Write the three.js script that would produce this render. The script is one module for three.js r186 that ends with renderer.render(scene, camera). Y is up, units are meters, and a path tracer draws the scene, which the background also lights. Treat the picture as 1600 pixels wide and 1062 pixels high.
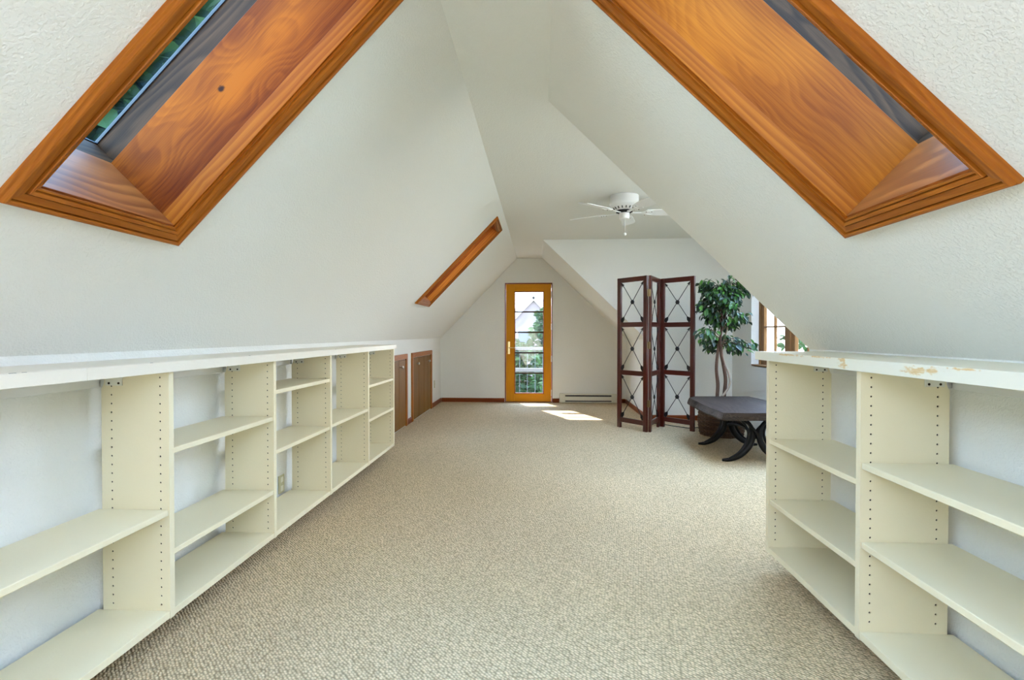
import * as THREE from 'three';
import { RoundedBoxGeometry } from 'three/addons/geometries/RoundedBoxGeometry.js';
import { mergeGeometries } from 'three/addons/utils/BufferGeometryUtils.js';

// ---------------------------------------------------------------- camera, sky, sun, exposure
const scene = new THREE.Scene();
const camera = new THREE.PerspectiveCamera(2 * Math.atan(531 / 800) * 180 / Math.PI, 1600 / 1062, 0.05, 400);
camera.position.set(0, 1.13, 0);
{
  const yaw = Math.atan(43 / 800), pitch = Math.atan(9.5 / 800);
  camera.lookAt(-Math.sin(yaw) * Math.cos(pitch), 1.13 - Math.sin(pitch), -Math.cos(yaw) * Math.cos(pitch));
}
const sunDir = new THREE.Vector3(-0.46, 1.0, -1.0).normalize();          // towards the sun
{ // bright hazy sky with thin cloud, computed for every direction
  const W = 1024, H = 512, d = new Float32Array(W * H * 4);
  const hash = (x, y, z) => { let n = Math.imul(x, 374761393) + Math.imul(y, 668265263) + Math.imul(z, 2147483647 ^ 97531) | 0; n = Math.imul(n ^ (n >>> 13), 1274126177); return ((n ^ (n >>> 16)) >>> 0) / 4294967296; };
  const n3 = (x, y, z) => { const X = Math.floor(x), Y = Math.floor(y), Z = Math.floor(z), f = (t) => t * t * (3 - 2 * t), a = f(x - X), b = f(y - Y), c = f(z - Z); let s = 0; for (let i = 0; i < 8; i++) { const u = i & 1, v = (i >> 1) & 1, w = i >> 2; s += hash(X + u, Y + v, Z + w) * (u ? a : 1 - a) * (v ? b : 1 - b) * (w ? c : 1 - c); } return s; };
  for (let r = 0; r < H; r++) for (let c = 0; c < W; c++) {
    const el = ((r + 0.5) / H - 0.5) * Math.PI, az = ((c + 0.5) / W - 0.5) * 2 * Math.PI, y = Math.sin(el), x = Math.cos(el) * Math.cos(az), z = Math.cos(el) * Math.sin(az);
    const up = Math.max(0, y), k = 3.2; let m = 0, a = 0.5; for (let i = 0, q = k; i < 4; i++, q *= 2.1, a *= 0.5) m += a * n3(x * q + 7, y * q * 1.6 + 3, z * q + 11);
    const cloud = Math.min(1, Math.max(0, (m - 0.36) * 3)), t = Math.sqrt(up), o = (r * W + c) * 4;
    const clear = [0.98 - 0.65 * t, 1.015 - 0.38 * t, 1.07 + 0.10 * t], white = [1.16, 1.14, 1.10];
    for (let q = 0; q < 3; q++) d[o + q] = clear[q] + (white[q] - clear[q]) * cloud * 0.3;
    d[o + 3] = 1;
  }
  const t = new THREE.DataTexture(d, W, H, THREE.RGBAFormat, THREE.FloatType);
  t.mapping = THREE.EquirectangularReflectionMapping; t.magFilter = THREE.LinearFilter; t.needsUpdate = true;
  scene.background = t;
}
const sun = new THREE.DirectionalLight(0xfffaf0, 1.6);
sun.name = 'sun';
sun.position.copy(sunDir).multiplyScalar(40);
sun.castShadow = true;
sun.shadow.mapSize.set(4096, 4096);
Object.assign(sun.shadow.camera, { left: -14, right: 14, top: 14, bottom: -14, near: 1, far: 90 });
scene.add(sun);
const renderer = new THREE.WebGLRenderer({ antialias: true });
renderer.toneMapping = THREE.LinearToneMapping;
renderer.toneMappingExposure = 15.2;
renderer.shadowMap.enabled = true;

// ---------------------------------------------------------------- small tools
const V = (x, y, z) => new THREE.Vector3(x, y, z);
let seed = 7;
const rnd = () => { seed = (seed * 1664525 + 1013904223) % 4294967296; return seed / 4294967296; };
const rr = (a, b) => a + (b - a) * rnd();
const h2 = (x, y) => { let n = Math.imul(x, 374761393) + Math.imul(y, 668265263) | 0; n = Math.imul(n ^ (n >>> 13), 1274126177); return ((n ^ (n >>> 16)) >>> 0) / 4294967296; };
const vnoise = (x, y) => {
  const ix = Math.floor(x), iy = Math.floor(y), fx = x - ix, fy = y - iy, u = fx * fx * (3 - 2 * fx), v = fy * fy * (3 - 2 * fy);
  return (h2(ix, iy) * (1 - u) + h2(ix + 1, iy) * u) * (1 - v) + (h2(ix, iy + 1) * (1 - u) + h2(ix + 1, iy + 1) * u) * v;
};
const fbm = (x, y, n = 4) => { let s = 0, a = 0.5, t = 0; for (let i = 0; i < n; i++) { s += a * vnoise(x, y); t += a; a *= 0.5; x = x * 2.03 + 17.1; y = y * 2.03 + 5.7; } return s / t; };
const mix = (a, b, t) => a + (b - a) * t, clamp = (x, a = 0, b = 1) => Math.min(b, Math.max(a, x)), smooth = (a, b, x) => { const t = clamp((x - a) / (b - a)); return t * t * (3 - 2 * t); };

// a texture from a function of (u, v) in metres; sRGB colour bytes or grey
function tex(w, h, L, W, fn, srgb = true, wrap = THREE.MirroredRepeatWrapping) {
  const d = new Uint8Array(w * h * 4);
  for (let j = 0; j < h; j++) for (let i = 0; i < w; i++) {
    const c = fn((i + 0.5) / w * L, (j + 0.5) / h * W), o = (j * w + i) * 4;
    for (let k = 0; k < 3; k++) d[o + k] = clamp(typeof c === 'number' ? c : c[k]) * 255;
    d[o + 3] = 255;
  }
  const t = new THREE.DataTexture(d, w, h);
  t.wrapS = t.wrapT = wrap; t.magFilter = THREE.LinearFilter; t.minFilter = THREE.LinearMipmapLinearFilter; t.generateMipmaps = true;
  if (srgb) t.colorSpace = THREE.SRGBColorSpace;
  t.repeat.set(1 / L, 1 / W); t.needsUpdate = true;
  return t;
}
const hex = (s) => [1, 3, 5].map((i) => parseInt(s.slice(i, i + 2), 16) / 255);
const mixc = (a, b, t) => [0, 1, 2].map((k) => mix(a[k], b[k], t));
// wood: grain runs along u
function woodTex(dark, light, o = {}) {
  const { L = 1.3, W = 0.6, w = 1024, h = 512, rings = 34, warp = 2.2, fu = 1.6, fv = 5, knots = [], fibre = 0.35, s = 0, mottle = 0.25, knotColor = '#2a1208', ringAmp = 0.5 } = o;
  const D = hex(dark), Lc = hex(light), K = hex(knotColor);
  return tex(w, h, L, W, (u, v) => {
    let vv = v, k = 0;
    for (const [ku, kv, kr] of knots) {
      const du = (u - ku) / 2.2, dv = v - kv, d = Math.hypot(du, dv);
      vv += Math.sign(dv || 1) * kr * 1.6 * Math.exp(-d * d / (kr * kr * 14)) ;
      k = Math.max(k, smooth(kr, kr * 0.35, Math.hypot((u - ku) * 0.9, dv) + kr * 0.5 * (fbm(u * 120 + s, v * 120) - 0.5)));
    }
    const r = vv * rings + warp * (fbm(u * fu + s, vv * fv + s, 3) - 0.5) * 4;
    const f = r - Math.floor(r), band = smooth(0, 0.75, f) * smooth(1, 0.8, f);
    const fine = fbm(u * 9 + s, v * 420, 2), mot = fbm(u * 2.3 + 31 + s, v * 7 + s, 3);
    let t = 0.55 + (0.5 - band) * ringAmp + (fine - 0.5) * fibre + (mot - 0.5) * mottle * 2;
    let c = mixc(D, Lc, clamp(t));
    if (k > 0) c = mixc(c, K, k * 0.9);
    return c;
  });
}
const std = (p) => new THREE.MeshStandardMaterial(p);
const phys = (p) => new THREE.MeshPhysicalMaterial(p);

// ---------------------------------------------------------------- materials
const wallBump = tex(1024, 1024, 0.6, 0.6, (u, v) => {
  const n = fbm(u * 170, v * 170, 3), m = fbm(u * 60 + 9, v * 60 + 3, 3);
  return clamp(smooth(0.35, 0.7, n) * 0.6 + m * 0.4);
}, false);
const M = {};
M.wall = std({ color: new THREE.Color().setRGB(0.835, 0.825, 0.762), roughness: 0.75, bumpMap: wallBump, bumpScale: 0.0011 });
M.flatWhite = std({ color: new THREE.Color().setRGB(0.78, 0.77, 0.73), roughness: 0.6 });
const NX = 72, NY = 96, LX = 0.0142, LY = 0.0105;                         // loops per tile, loop size: rows of loops that repeat without a seam
const carpetFn = (u, v) => {
  let best = 0, bj = 0.5;
  const r0 = Math.floor(v / LY);
  for (let r = r0 - 1; r <= r0 + 1; r++) { const x = u / LX + (((r % 2) + 2) % 2) * 0.5, c0 = Math.floor(x); for (let c = c0 - 1; c <= c0 + 1; c++) {
    const a = ((c % NX) + NX) % NX, b = ((r % NY) + NY) % NY, jx = h2(a + 11, b + 5) - 0.5, jy = h2(a + 71, b + 37) - 0.5;
    const l = smooth(0.72, 0.1, Math.hypot((x - c - 0.5 - jx * 0.45) * 0.82, v / LY - r - 0.5 - jy * 0.5));
    if (l > best) { best = l; bj = h2(a + 91, b + 17); }
  } }
  return [best, bj];
};
const CD = hex('#95815f'), CL = hex('#f7deb3');
const carpetMap = tex(2048, 2048, NX * LX, NY * LY, (u, v) => { const [l, q] = carpetFn(u, v); return mixc(CD, CL, clamp(l * 0.66 + (q - 0.5) * 0.34 + 0.24)); }, true, THREE.RepeatWrapping);
const carpetBump = tex(1536, 1536, NX * LX, NY * LY, (u, v) => { const [l, q] = carpetFn(u, v); return clamp(l * (0.75 + 0.25 * q)); }, false, THREE.RepeatWrapping);
M.carpet = std({ map: carpetMap, bumpMap: carpetBump, bumpScale: 0.006, roughness: 0.96, vertexColors: true });
const creamBump = tex(256, 256, 0.3, 0.3, (u, v) => fbm(u * 160, v * 160, 3), false);
M.cream = phys({ color: new THREE.Color().setRGB(0.86, 0.765, 0.525), roughness: 0.42, bumpMap: creamBump, bumpScale: 0.0003 });
M.creamTop = phys({ color: new THREE.Color().setRGB(0.84, 0.78, 0.65), roughness: 0.42, bumpMap: creamBump, bumpScale: 0.0004 });
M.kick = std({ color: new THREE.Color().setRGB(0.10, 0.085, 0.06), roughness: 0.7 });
M.hole = std({ color: new THREE.Color().setRGB(0.03, 0.02, 0.01), roughness: 0.9 });
M.revealA = phys({ map: woodTex('#5f2404', '#ac5a0c', { rings: 26, warp: 4.5, fu: 2.0, fv: 4.5, ringAmp: 0.17, knots: [[0.56, 0.13, 0.015]], fibre: 0.4, mottle: 0.85, s: 3 }), roughness: 0.5, specularIntensity: 0.14 });
M.revealB = phys({ map: woodTex('#7a3808', '#ba6a18', { rings: 34, warp: 4.0, fu: 1.7, fv: 4.2, ringAmp: 0.16, fibre: 0.4, mottle: 0.65, s: 41 }), roughness: 0.5, specularIntensity: 0.14 });
M.revealEnd = phys({ map: woodTex('#6b3310', '#a86028', { rings: 20, warp: 1.6, fu: 1.2, fv: 4, s: 77 }), roughness: 0.4, specularIntensity: 0.6 });
M.trim = phys({ map: woodTex('#84430f', '#bf7426', { rings: 46, warp: 2.2, fu: 1.2, fv: 5, ringAmp: 0.26, fibre: 0.35, s: 12 }), roughness: 0.36, specularIntensity: 0.45 });
M.strip = phys({ map: woodTex('#8a4410', '#b5681c', { rings: 50, warp: 1.2, fu: 1.0, fv: 6, fibre: 0.4, s: 15 }), roughness: 0.45, specularIntensity: 0.2 });
M.sash = phys({ map: woodTex('#24150a', '#523722', { rings: 30, warp: 2.4, fu: 1.2, fv: 6, s: 55 }), roughness: 0.6, specularIntensity: 0.25 });
M.windowWood = phys({ map: woodTex('#74502e', '#a0774c', { rings: 90, warp: 0.7, fu: 0.6, fv: 8, fibre: 0.5, mottle: 0.15, s: 23 }), roughness: 0.5, specularIntensity: 0.3 });
M.doorWood = phys({ map: woodTex('#c27a0e', '#e59c1c', { rings: 90, warp: 0.7, fu: 0.6, fv: 8, fibre: 0.5, mottle: 0.15, s: 21 }), roughness: 0.45, specularIntensity: 0.3 });
M.accessWood = phys({ map: woodTex('#633e0c', '#946522', { rings: 70, warp: 1.0, fu: 0.8, fv: 8, fibre: 0.5, s: 33 }), roughness: 0.4, specularIntensity: 0.3 });
M.baseWood = phys({ map: woodTex('#5c2609', '#9a4c1c', { rings: 60, warp: 1.2, fu: 0.8, fv: 8, s: 61 }), roughness: 0.4, specularIntensity: 0.35 });
M.mahogany = phys({ map: woodTex('#260703', '#5e1a0b', { rings: 60, warp: 1.2, fu: 0.9, fv: 8, s: 71 }), roughness: 0.3, clearcoat: 0.5, clearcoatRoughness: 0.2 });
M.slab = phys({ map: woodTex('#231913', '#4c3f37', { rings: 22, warp: 3, fu: 1.5, fv: 5, fibre: 0.6, mottle: 0.5, s: 81 }), roughness: 0.5, specularIntensity: 0.35 });
M.slabEdge = phys({ map: woodTex('#120c08', '#463a31', { rings: 40, warp: 6, fu: 5, fv: 12, fibre: 0.8, mottle: 0.7, s: 91 }), roughness: 0.5, specularIntensity: 0.35 });
M.bark = std({ map: woodTex('#2b1a12', '#6a4c38', { rings: 50, warp: 5, fu: 5, fv: 10, fibre: 0.8, mottle: 0.6, s: 101 }), roughness: 0.85 });
M.vine = std({ color: new THREE.Color().setRGB(0.30, 0.22, 0.15), roughness: 0.8 });
M.iron = phys({ color: new THREE.Color().setRGB(0.006, 0.006, 0.0065), roughness: 0.38, specularIntensity: 0.45 });
M.blackMetal = std({ color: new THREE.Color().setRGB(0.015, 0.015, 0.016), roughness: 0.5, metalness: 0.4 });
M.hinge = std({ color: new THREE.Color().setRGB(0.16, 0.11, 0.05), roughness: 0.4, metalness: 0.9 });
M.brass = std({ color: new THREE.Color().setRGB(0.85, 0.70, 0.36), roughness: 0.25, metalness: 1 });
M.steel = std({ color: new THREE.Color().setRGB(0.7, 0.68, 0.62), roughness: 0.3, metalness: 1 });
M.white = phys({ color: new THREE.Color().setRGB(0.88, 0.87, 0.84), roughness: 0.35 });
M.bracket = phys({ color: new THREE.Color().setRGB(0.80, 0.78, 0.66), roughness: 0.5 });
M.almond = phys({ color: new THREE.Color().setRGB(0.74, 0.70, 0.56), roughness: 0.4 });
M.dark = std({ color: new THREE.Color().setRGB(0.02, 0.02, 0.02), roughness: 0.8 });
M.gasket = std({ color: new THREE.Color().setRGB(0.02, 0.025, 0.035), roughness: 0.5 });
M.alu = std({ color: new THREE.Color().setRGB(0.05, 0.065, 0.08), roughness: 0.6 });
M.tinted = phys({ color: new THREE.Color().setRGB(0.8, 0.9, 0.9), roughness: 0.0, transmission: 1, thickness: 0, ior: 1.5 });
M.glass = phys({ color: 0xffffff, roughness: 0.0, transmission: 1, thickness: 0, ior: 1.5 });
M.basket = std({ color: new THREE.Color().setRGB(0.085, 0.04, 0.02), roughness: 0.65 });
M.basketB = std({ color: new THREE.Color().setRGB(0.13, 0.065, 0.032), roughness: 0.65 });
M.moss = std({ color: new THREE.Color().setRGB(0.10, 0.075, 0.04), roughness: 1 });
const leafMat = (r, g, b, rough = 0.42, spec = 1) => phys({ color: new THREE.Color().setRGB(r, g, b), roughness: rough, specularIntensity: spec, transmission: 0.3, thickness: 0, side: THREE.DoubleSide });
M.leaf = [leafMat(0.022, 0.055, 0.026), leafMat(0.05, 0.15, 0.03), leafMat(0.12, 0.33, 0.05)];
M.gardenLeaf = [leafMat(0.032, 0.068, 0.024, 0.8, 0.15), leafMat(0.045, 0.095, 0.03, 0.8, 0.15), leafMat(0.022, 0.045, 0.018, 0.8, 0.15)];
M.railing = std({ color: new THREE.Color().setRGB(0.10, 0.10, 0.095), roughness: 0.7 });
M.grass = std({ map: tex(512, 512, 4, 4, (u, v) => mixc(hex('#3f4a30'), hex('#5c6146'), fbm(u * 9, v * 9, 4))), roughness: 1 });
M.deck = std({ map: woodTex('#6d6458', '#a0968a', { rings: 40, s: 5 }), roughness: 0.8 });
M.siding = std({ color: new THREE.Color().setRGB(0.16, 0.13, 0.125), roughness: 0.8 });
M.roofing = std({ color: new THREE.Color().setRGB(0.25, 0.24, 0.23), roughness: 0.9 });

// ---------------------------------------------------------------- geometry tools
// uv in metres by the dominant axis of each triangle; the grain (u) runs along the longest side unless told
function uvBox(g, grain, off = [0, 0]) {
  g = g.index ? g.toNonIndexed() : g;
  g.computeBoundingBox();
  const s = g.boundingBox.getSize(V(0, 0, 0)).toArray(), a = grain ?? s.indexOf(Math.max(...s)), p = g.attributes.position, uv = new Float32Array(p.count * 2);
  const A = V(0, 0, 0), B = V(0, 0, 0), C = V(0, 0, 0);
  for (let i = 0; i < p.count; i += 3) {
    A.fromBufferAttribute(p, i); B.fromBufferAttribute(p, i + 1); C.fromBufferAttribute(p, i + 2);
    const n = B.clone().sub(A).cross(C.clone().sub(A)).toArray().map(Math.abs), d = n.indexOf(Math.max(...n));
    const ua = d === a ? (a + 1) % 3 : a, va = [0, 1, 2].find((k) => k !== d && k !== ua);
    [A, B, C].forEach((q, k) => { const e = q.toArray(); uv[(i + k) * 2] = e[ua] + off[0]; uv[(i + k) * 2 + 1] = e[va] + off[1]; });
  }
  g.setAttribute('uv', new THREE.BufferAttribute(uv, 2));
  return g;
}
// a box by its two corners, edges rounded by r
function bx(x0, x1, y0, y1, z0, z1, r = 0, grain, off) {
  const w = Math.abs(x1 - x0), h = Math.abs(y1 - y0), d = Math.abs(z1 - z0);
  const rr_ = Math.min(r, w * 0.45, h * 0.45, d * 0.45);
  const g = rr_ > 0 ? new RoundedBoxGeometry(w, h, d, 1, rr_) : new THREE.BoxGeometry(w, h, d);
  g.translate((x0 + x1) / 2, (y0 + y1) / 2, (z0 + z1) / 2);
  return uvBox(g, grain, off ?? [rnd() * 3, rnd() * 3]);
}
const merged = (list) => {
  list = list.map((g) => { g = g.index ? g.toNonIndexed() : g; if (!g.attributes.uv) g = uvBox(g); for (const k of Object.keys(g.attributes)) if (!['position', 'normal', 'uv'].includes(k)) g.deleteAttribute(k); return g; });
  return list.length === 1 ? list[0] : mergeGeometries(list, false);
};
const used = new Map();
const numbered = (n) => { const k = used.get(n) ?? 0; used.set(n, k + 1); return k ? n + '_' + String(k).padStart(3, '0') : n; };
function meta(o, label, category, group, kind) {
  if (label) o.userData.label = label; if (category) o.userData.category = category;
  if (group) o.userData.group = group; if (kind) o.userData.kind = kind;
  return o;
}
function thing(name, label, category, pos = [0, 0, 0], turn = 0, group, kind) {
  const o = new THREE.Group(); o.name = numbered(name); o.position.set(...pos); o.rotation.y = turn; scene.add(o);
  return meta(o, label, category, group, kind);
}
function part(name, geo, mat, parent, label) {
  const m = new THREE.Mesh(Array.isArray(geo) ? merged(geo) : geo, mat);
  const kin = parent.children.filter((c) => c.name === name || c.name.startsWith(name + '_0')).length;
  m.name = kin ? name + '_' + String(kin).padStart(3, '0') : name; parent.add(m);
  if (label) m.userData.label = label;
  return m;
}
const partsOf = (name, geos, mat, parent) => geos.forEach((g) => part(name, g, mat, parent));
function struct(name, geo, mat, label, category) {
  const m = new THREE.Mesh(Array.isArray(geo) ? merged(geo) : geo, mat); m.name = name; scene.add(m);
  return meta(m, label, category, null, 'structure');
}
// polygon in (p, q) extruded by depth along the third axis of a basis
function slabOf(points, holes, depth, basis) {
  const s = new THREE.Shape(points.map(([x, y]) => new THREE.Vector2(x, y)));
  for (const h of holes) s.holes.push(new THREE.Path(h.map(([x, y]) => new THREE.Vector2(x, y))));
  const g = uvBox(new THREE.ExtrudeGeometry(s, { depth, bevelEnabled: false }), 0, [0, 0]);
  g.applyMatrix4(basis);
  return g;
}
const rect = (x0, x1, y0, y1) => [[x0, y0], [x1, y0], [x1, y1], [x0, y1]];
const basisOf = (a, b, c, o) => new THREE.Matrix4().makeBasis(a, b, c).setPosition(o);
// four mitred sides round a rectangle in the local xy plane; profile (u outward, v towards +z)
function mitred(ha, hb, profile) {
  const cs = [[1, 1], [-1, 1], [-1, -1], [1, -1]], out = [];
  for (let i = 0; i < 4; i++) {
    const [ax, ay] = cs[i], [bx_, by] = cs[(i + 1) % 4], pos = [], uv = [];
    const P = (sx, sy, [u, v]) => [sx * (ha + u), sy * (hb + u), v];
    let acc = 0;
    const alongX = ax !== bx_;
    const push = (p, a) => { pos.push(...p); uv.push((alongX ? p[0] : p[1]) + i * 0.37, a + i * 0.21); };
    for (let k = 0; k < profile.length; k++) {
      const p = profile[k], q = profile[(k + 1) % profile.length], l = Math.hypot(q[0] - p[0], q[1] - p[1]);
      const a0 = P(ax, ay, p), a1 = P(bx_, by, p), b0 = P(ax, ay, q), b1 = P(bx_, by, q);
      push(a0, acc); push(b0, acc + l); push(a1, acc); push(a1, acc); push(b0, acc + l); push(b1, acc + l);
      acc += l;
    }
    for (const [sx, sy, flip] of [[ax, ay, 0], [bx_, by, 1]]) {           // end caps
      const tri = THREE.ShapeUtils.triangulateShape(profile.map(([u, v]) => new THREE.Vector2(u, v)), []);
      for (const t of tri) for (const k of flip ? [t[0], t[2], t[1]] : t) push(P(sx, sy, profile[k]), 0);
    }
    const g = new THREE.BufferGeometry();
    g.setAttribute('position', new THREE.Float32BufferAttribute(pos, 3)); g.setAttribute('uv', new THREE.Float32BufferAttribute(uv, 2));
    g.computeVertexNormals();
    out.push(g);
  }
  return out;
}
// a round limb through points with a radius at each
function limb(points, radii, seg = 8, steps = 24, flat = 1) {
  const curve = new THREE.CatmullRomCurve3(points.map((p) => V(...p))), fr = curve.computeFrenetFrames(steps, false), pos = [], uv = [], idx = [];
  const len = curve.getLength();
  for (let i = 0; i <= steps; i++) {
    const t = i / steps, c = curve.getPoint(t), f = t * (radii.length - 1), k = Math.min(radii.length - 2, Math.floor(f)), r = mix(radii[k], radii[k + 1], f - k);
    for (let j = 0; j <= seg; j++) {
      const a = j / seg * Math.PI * 2, n = fr.normals[i], b = fr.binormals[i];
      pos.push(c.x + r * (Math.cos(a) * n.x + flat * Math.sin(a) * b.x), c.y + r * (Math.cos(a) * n.y + flat * Math.sin(a) * b.y), c.z + r * (Math.cos(a) * n.z + flat * Math.sin(a) * b.z));
      uv.push(t * len, j / seg * 0.2);
    }
  }
  for (let i = 0; i < steps; i++) for (let j = 0; j < seg; j++) { const a = i * (seg + 1) + j, b = a + seg + 1; idx.push(a, a + 1, b, b, a + 1, b + 1); }
  for (const [i, flip] of [[0, 0], [steps, 1]]) {
    const c = curve.getPoint(i / steps), n = pos.length / 3; pos.push(c.x, c.y, c.z); uv.push(0, 0);
    for (let j = 0; j < seg; j++) { const a = i * (seg + 1) + j; flip ? idx.push(n, a, a + 1) : idx.push(n, a + 1, a); }
  }
  const g = new THREE.BufferGeometry();
  g.setAttribute('position', new THREE.Float32BufferAttribute(pos, 3)); g.setAttribute('uv', new THREE.Float32BufferAttribute(uv, 2)); g.setIndex(idx);
  g.computeVertexNormals();
  return g.toNonIndexed();
}
const lathe = (pts, seg = 32) => new THREE.LatheGeometry(pts.map(([x, y]) => new THREE.Vector2(x, y)), seg);
const rodBetween = (a, b, r, seg = 8) => { const A = V(...a), B = V(...b), d = B.clone().sub(A), g = new THREE.CylinderGeometry(r, r, d.length(), seg); g.applyQuaternion(new THREE.Quaternion().setFromUnitVectors(V(0, 1, 0), d.normalize())); g.translate((A.x + B.x) / 2, (A.y + B.y) / 2, (A.z + B.z) / 2); return g; };

// ---------------------------------------------------------------- the room
const XL = -1.645, KY = 1.06, CX0 = -0.37, CX1 = 0.045, CY = 2.375, XR = 1.41, RY = 1.05, ZF = -8.45, ZB = 1.6, ZD0 = -2.76, ZD1 = -6.8, XD = 2.502, T = 0.42;
const aL = V(CX0 - XL, CY - KY, 0).normalize(), bL = V(0, 0, 1), cL = aL.clone().cross(bL), oL = V(XL, KY, 0), lenL = Math.hypot(CX0 - XL, CY - KY);
const aR = V(CX1 - XR, CY - RY, 0).normalize(), bR = V(0, 0, -1), cR = aR.clone().cross(bR), oR = V(XR, RY, 0), lenR = Math.hypot(CX1 - XR, CY - RY);
const SKY = { a0: 0.535, a1: 1.752, hw: 0.30, lip: 0.072 };                // outer trim along the slope, half width along the ridge
const skyHole = (b, hw = SKY.hw, m = 0.021, da = 0) => rect(SKY.a0 + da + SKY.lip - m, SKY.a1 + da - SKY.lip + m, b - hw + SKY.lip - m, b + hw - SKY.lip + m);
const T1 = 0.305, DECK = 0.115;                                           // lining depth, wider hole of the roof deck above it
const DR = 0.035, ZL = -1.424, Z1 = -1.412, Z3 = -5.46, Z0 = 0.4, BIG = 0.8;

const RD = { x0: 1.42, x1: 2.42, z0: 2.98, z1: 5.2 };                          // roof light in the dormer
const RL = { x0: -0.335, x1: 0.01, z0: -1.2, z1: 1.62 };                    // ridge light over the viewer (z measured away from the viewer's back)
{ // carpet with faint wear
  const g = new THREE.PlaneGeometry(4.6, 11.4, 46, 114); g.rotateX(-Math.PI / 2); g.translate(0.5, 0, -2.95);
  const p = g.attributes.position, uv = [], col = [];
  for (let i = 0; i < p.count; i++) {
    const x = p.getX(i), z = p.getZ(i); uv.push((x + z) * 0.7071, (z - x) * 0.7071);
    const n = 0.94 + 0.16 * (fbm(x * 1.6 + 4, z * 1.1 + 9, 3) - 0.5);
    col.push(n, n * 0.995, n * 0.985);
  }
  g.setAttribute('uv', new THREE.Float32BufferAttribute(uv, 2)); g.setAttribute('color', new THREE.Float32BufferAttribute(col, 3));
  const f = struct('floor', g, M.carpet, 'beige looped berber carpet covering the whole attic floor', 'carpet');
  part('subfloor', [bx(-1.8, 2.8, -0.25, -0.004, -8.65, 2.75)], M.flatWhite, f);
}
struct('wall_left', [bx(XL - 0.15, XL, -0.2, KY + 0.12, ZF - 0.15, ZB + 0.15, 0, 2, [0, 0])], M.wall, 'low white knee wall behind the longer bookcase run', 'wall');
struct('ceiling_left', slabOf(rect(0, lenL, ZF - 0.15, ZB + 0.15), [skyHole(ZL), skyHole(Z3), skyHole(Z0, BIG)], T1, basisOf(aL, bL, cL, oL.clone().addScaledVector(cL, -T1))), M.wall, 'long white sloping ceiling holding two skylights, above the longer bookcase', 'ceiling');
struct('ceiling_right', slabOf(rect(0, lenR, -ZB - 0.15, -ZD0 - 0.004), [skyHole(-Z1, SKY.hw, 0.021, DR), skyHole(-Z0, BIG, 0.021, DR)], T1, basisOf(aR, bR, cR, oR.clone().addScaledVector(cR, -T1))), M.wall, 'white sloping ceiling with one skylight, ending at the dormer opening', 'ceiling');
struct('ceiling_far', slabOf(rect(0, lenR, -ZD1 + 0.01, -ZF + 0.15), [], T, basisOf(aR, bR, cR, oR.clone().addScaledVector(cR, -T))), M.wall, 'short white sloping ceiling between dormer and glazed door wall', 'ceiling');
struct('ceiling', slabOf([[CX0 - 0.3, -ZB - 0.15], [CX1 + 0.3, -ZB - 0.15], [CX1 + 0.3, -ZD0 - 0.15], [XD + 0.15, -ZD0 - 0.15], [XD + 0.15, -ZD1 + 0.15], [CX1 + 0.3, -ZD1 + 0.15], [CX1 + 0.3, -ZF + 0.15], [CX0 - 0.3, -ZF + 0.15]], [rect(RL.x0, RL.x1, RL.z0, RL.z1), rect(RD.x0, RD.x1, RD.z0, RD.z1)], T, basisOf(V(1, 0, 0), V(0, 0, -1), V(0, 1, 0), V(0, CY, 0))), M.wall, 'flat white ceiling strip that widens over the dormer with the fan', 'ceiling');
for (const [name, a, b, c, o, len, za, zb, sgn, zs] of [['ceiling_left', aL, bL, cL, oL, lenL, ZF - 0.15, ZB + 0.15, 1, [ZL, Z3]], ['ceiling_right', aR, bR, cR, oR, lenR, -ZB - 0.15, -ZD0 - 0.004, -1, [Z1]]]) part('roof_deck', slabOf(rect(-0.2, len + 0.2, za, zb), [...zs.map((z) => skyHole(sgn * z, SKY.hw, DECK, sgn < 0 ? DR : 0)), skyHole(sgn * Z0, BIG, DECK, sgn < 0 ? DR : 0)], 0.16, basisOf(a, b, c, o.clone().addScaledVector(c, -T1 - 0.162))), M.dark, scene.getObjectByName(name));
struct('wall_right', [bx(XR, XR + 0.15, -0.2, RY + 0.1, ZD0 + 0.001, ZB + 0.15, 0, 2, [0, 0])], M.wall, 'low white knee wall behind the shorter bookcase', 'wall');
struct('wall_right_far', [bx(XR, XR + 0.15, -0.2, RY + 0.1, ZF - 0.15, ZD1 - 0.001, 0, 2, [0, 0])], M.wall, 'low white knee wall beyond the folding screen', 'wall');
const cheek = [[CX1 + 0.002, CY], [XR + 0.002, RY], [XR + 0.002, -0.2], [XD + 0.15, -0.2], [XD + 0.15, CY]];
struct('wall_dormer_near', slabOf(cheek, [], 0.15, basisOf(V(1, 0, 0), V(0, 1, 0), V(0, 0, 1), V(0, 0, ZD0 + 0.002))), M.wall, 'near cheek wall of the dormer, turned away', 'wall');
struct('wall_dormer_far', slabOf(cheek, [], 0.15, basisOf(V(1, 0, 0), V(0, 1, 0), V(0, 0, 1), V(0, 0, ZD1 - 0.15))), M.wall, 'cream dormer cheek wall behind the folding screen', 'wall');
const W4 = { z0: -6.2, z1: -4.06, y0: 0.76, y1: 2.1 };
struct('wall_dormer', slabOf(rect(ZD1 - 0.15, ZD0 + 0.15, -0.2, CY + 0.1), [rect(W4.z0, W4.z1, W4.y0, W4.y1)], 0.16, basisOf(V(0, 0, 1), V(0, 1, 0), V(-1, 0, 0), V(XD + 0.16, 0, 0))), M.wall, 'dormer wall holding the wooden casement window', 'wall');
const gable = [[XL, -0.2], [XR, -0.2], [XR, RY], [CX1, CY], [CX0, CY], [XL, KY]];
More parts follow.
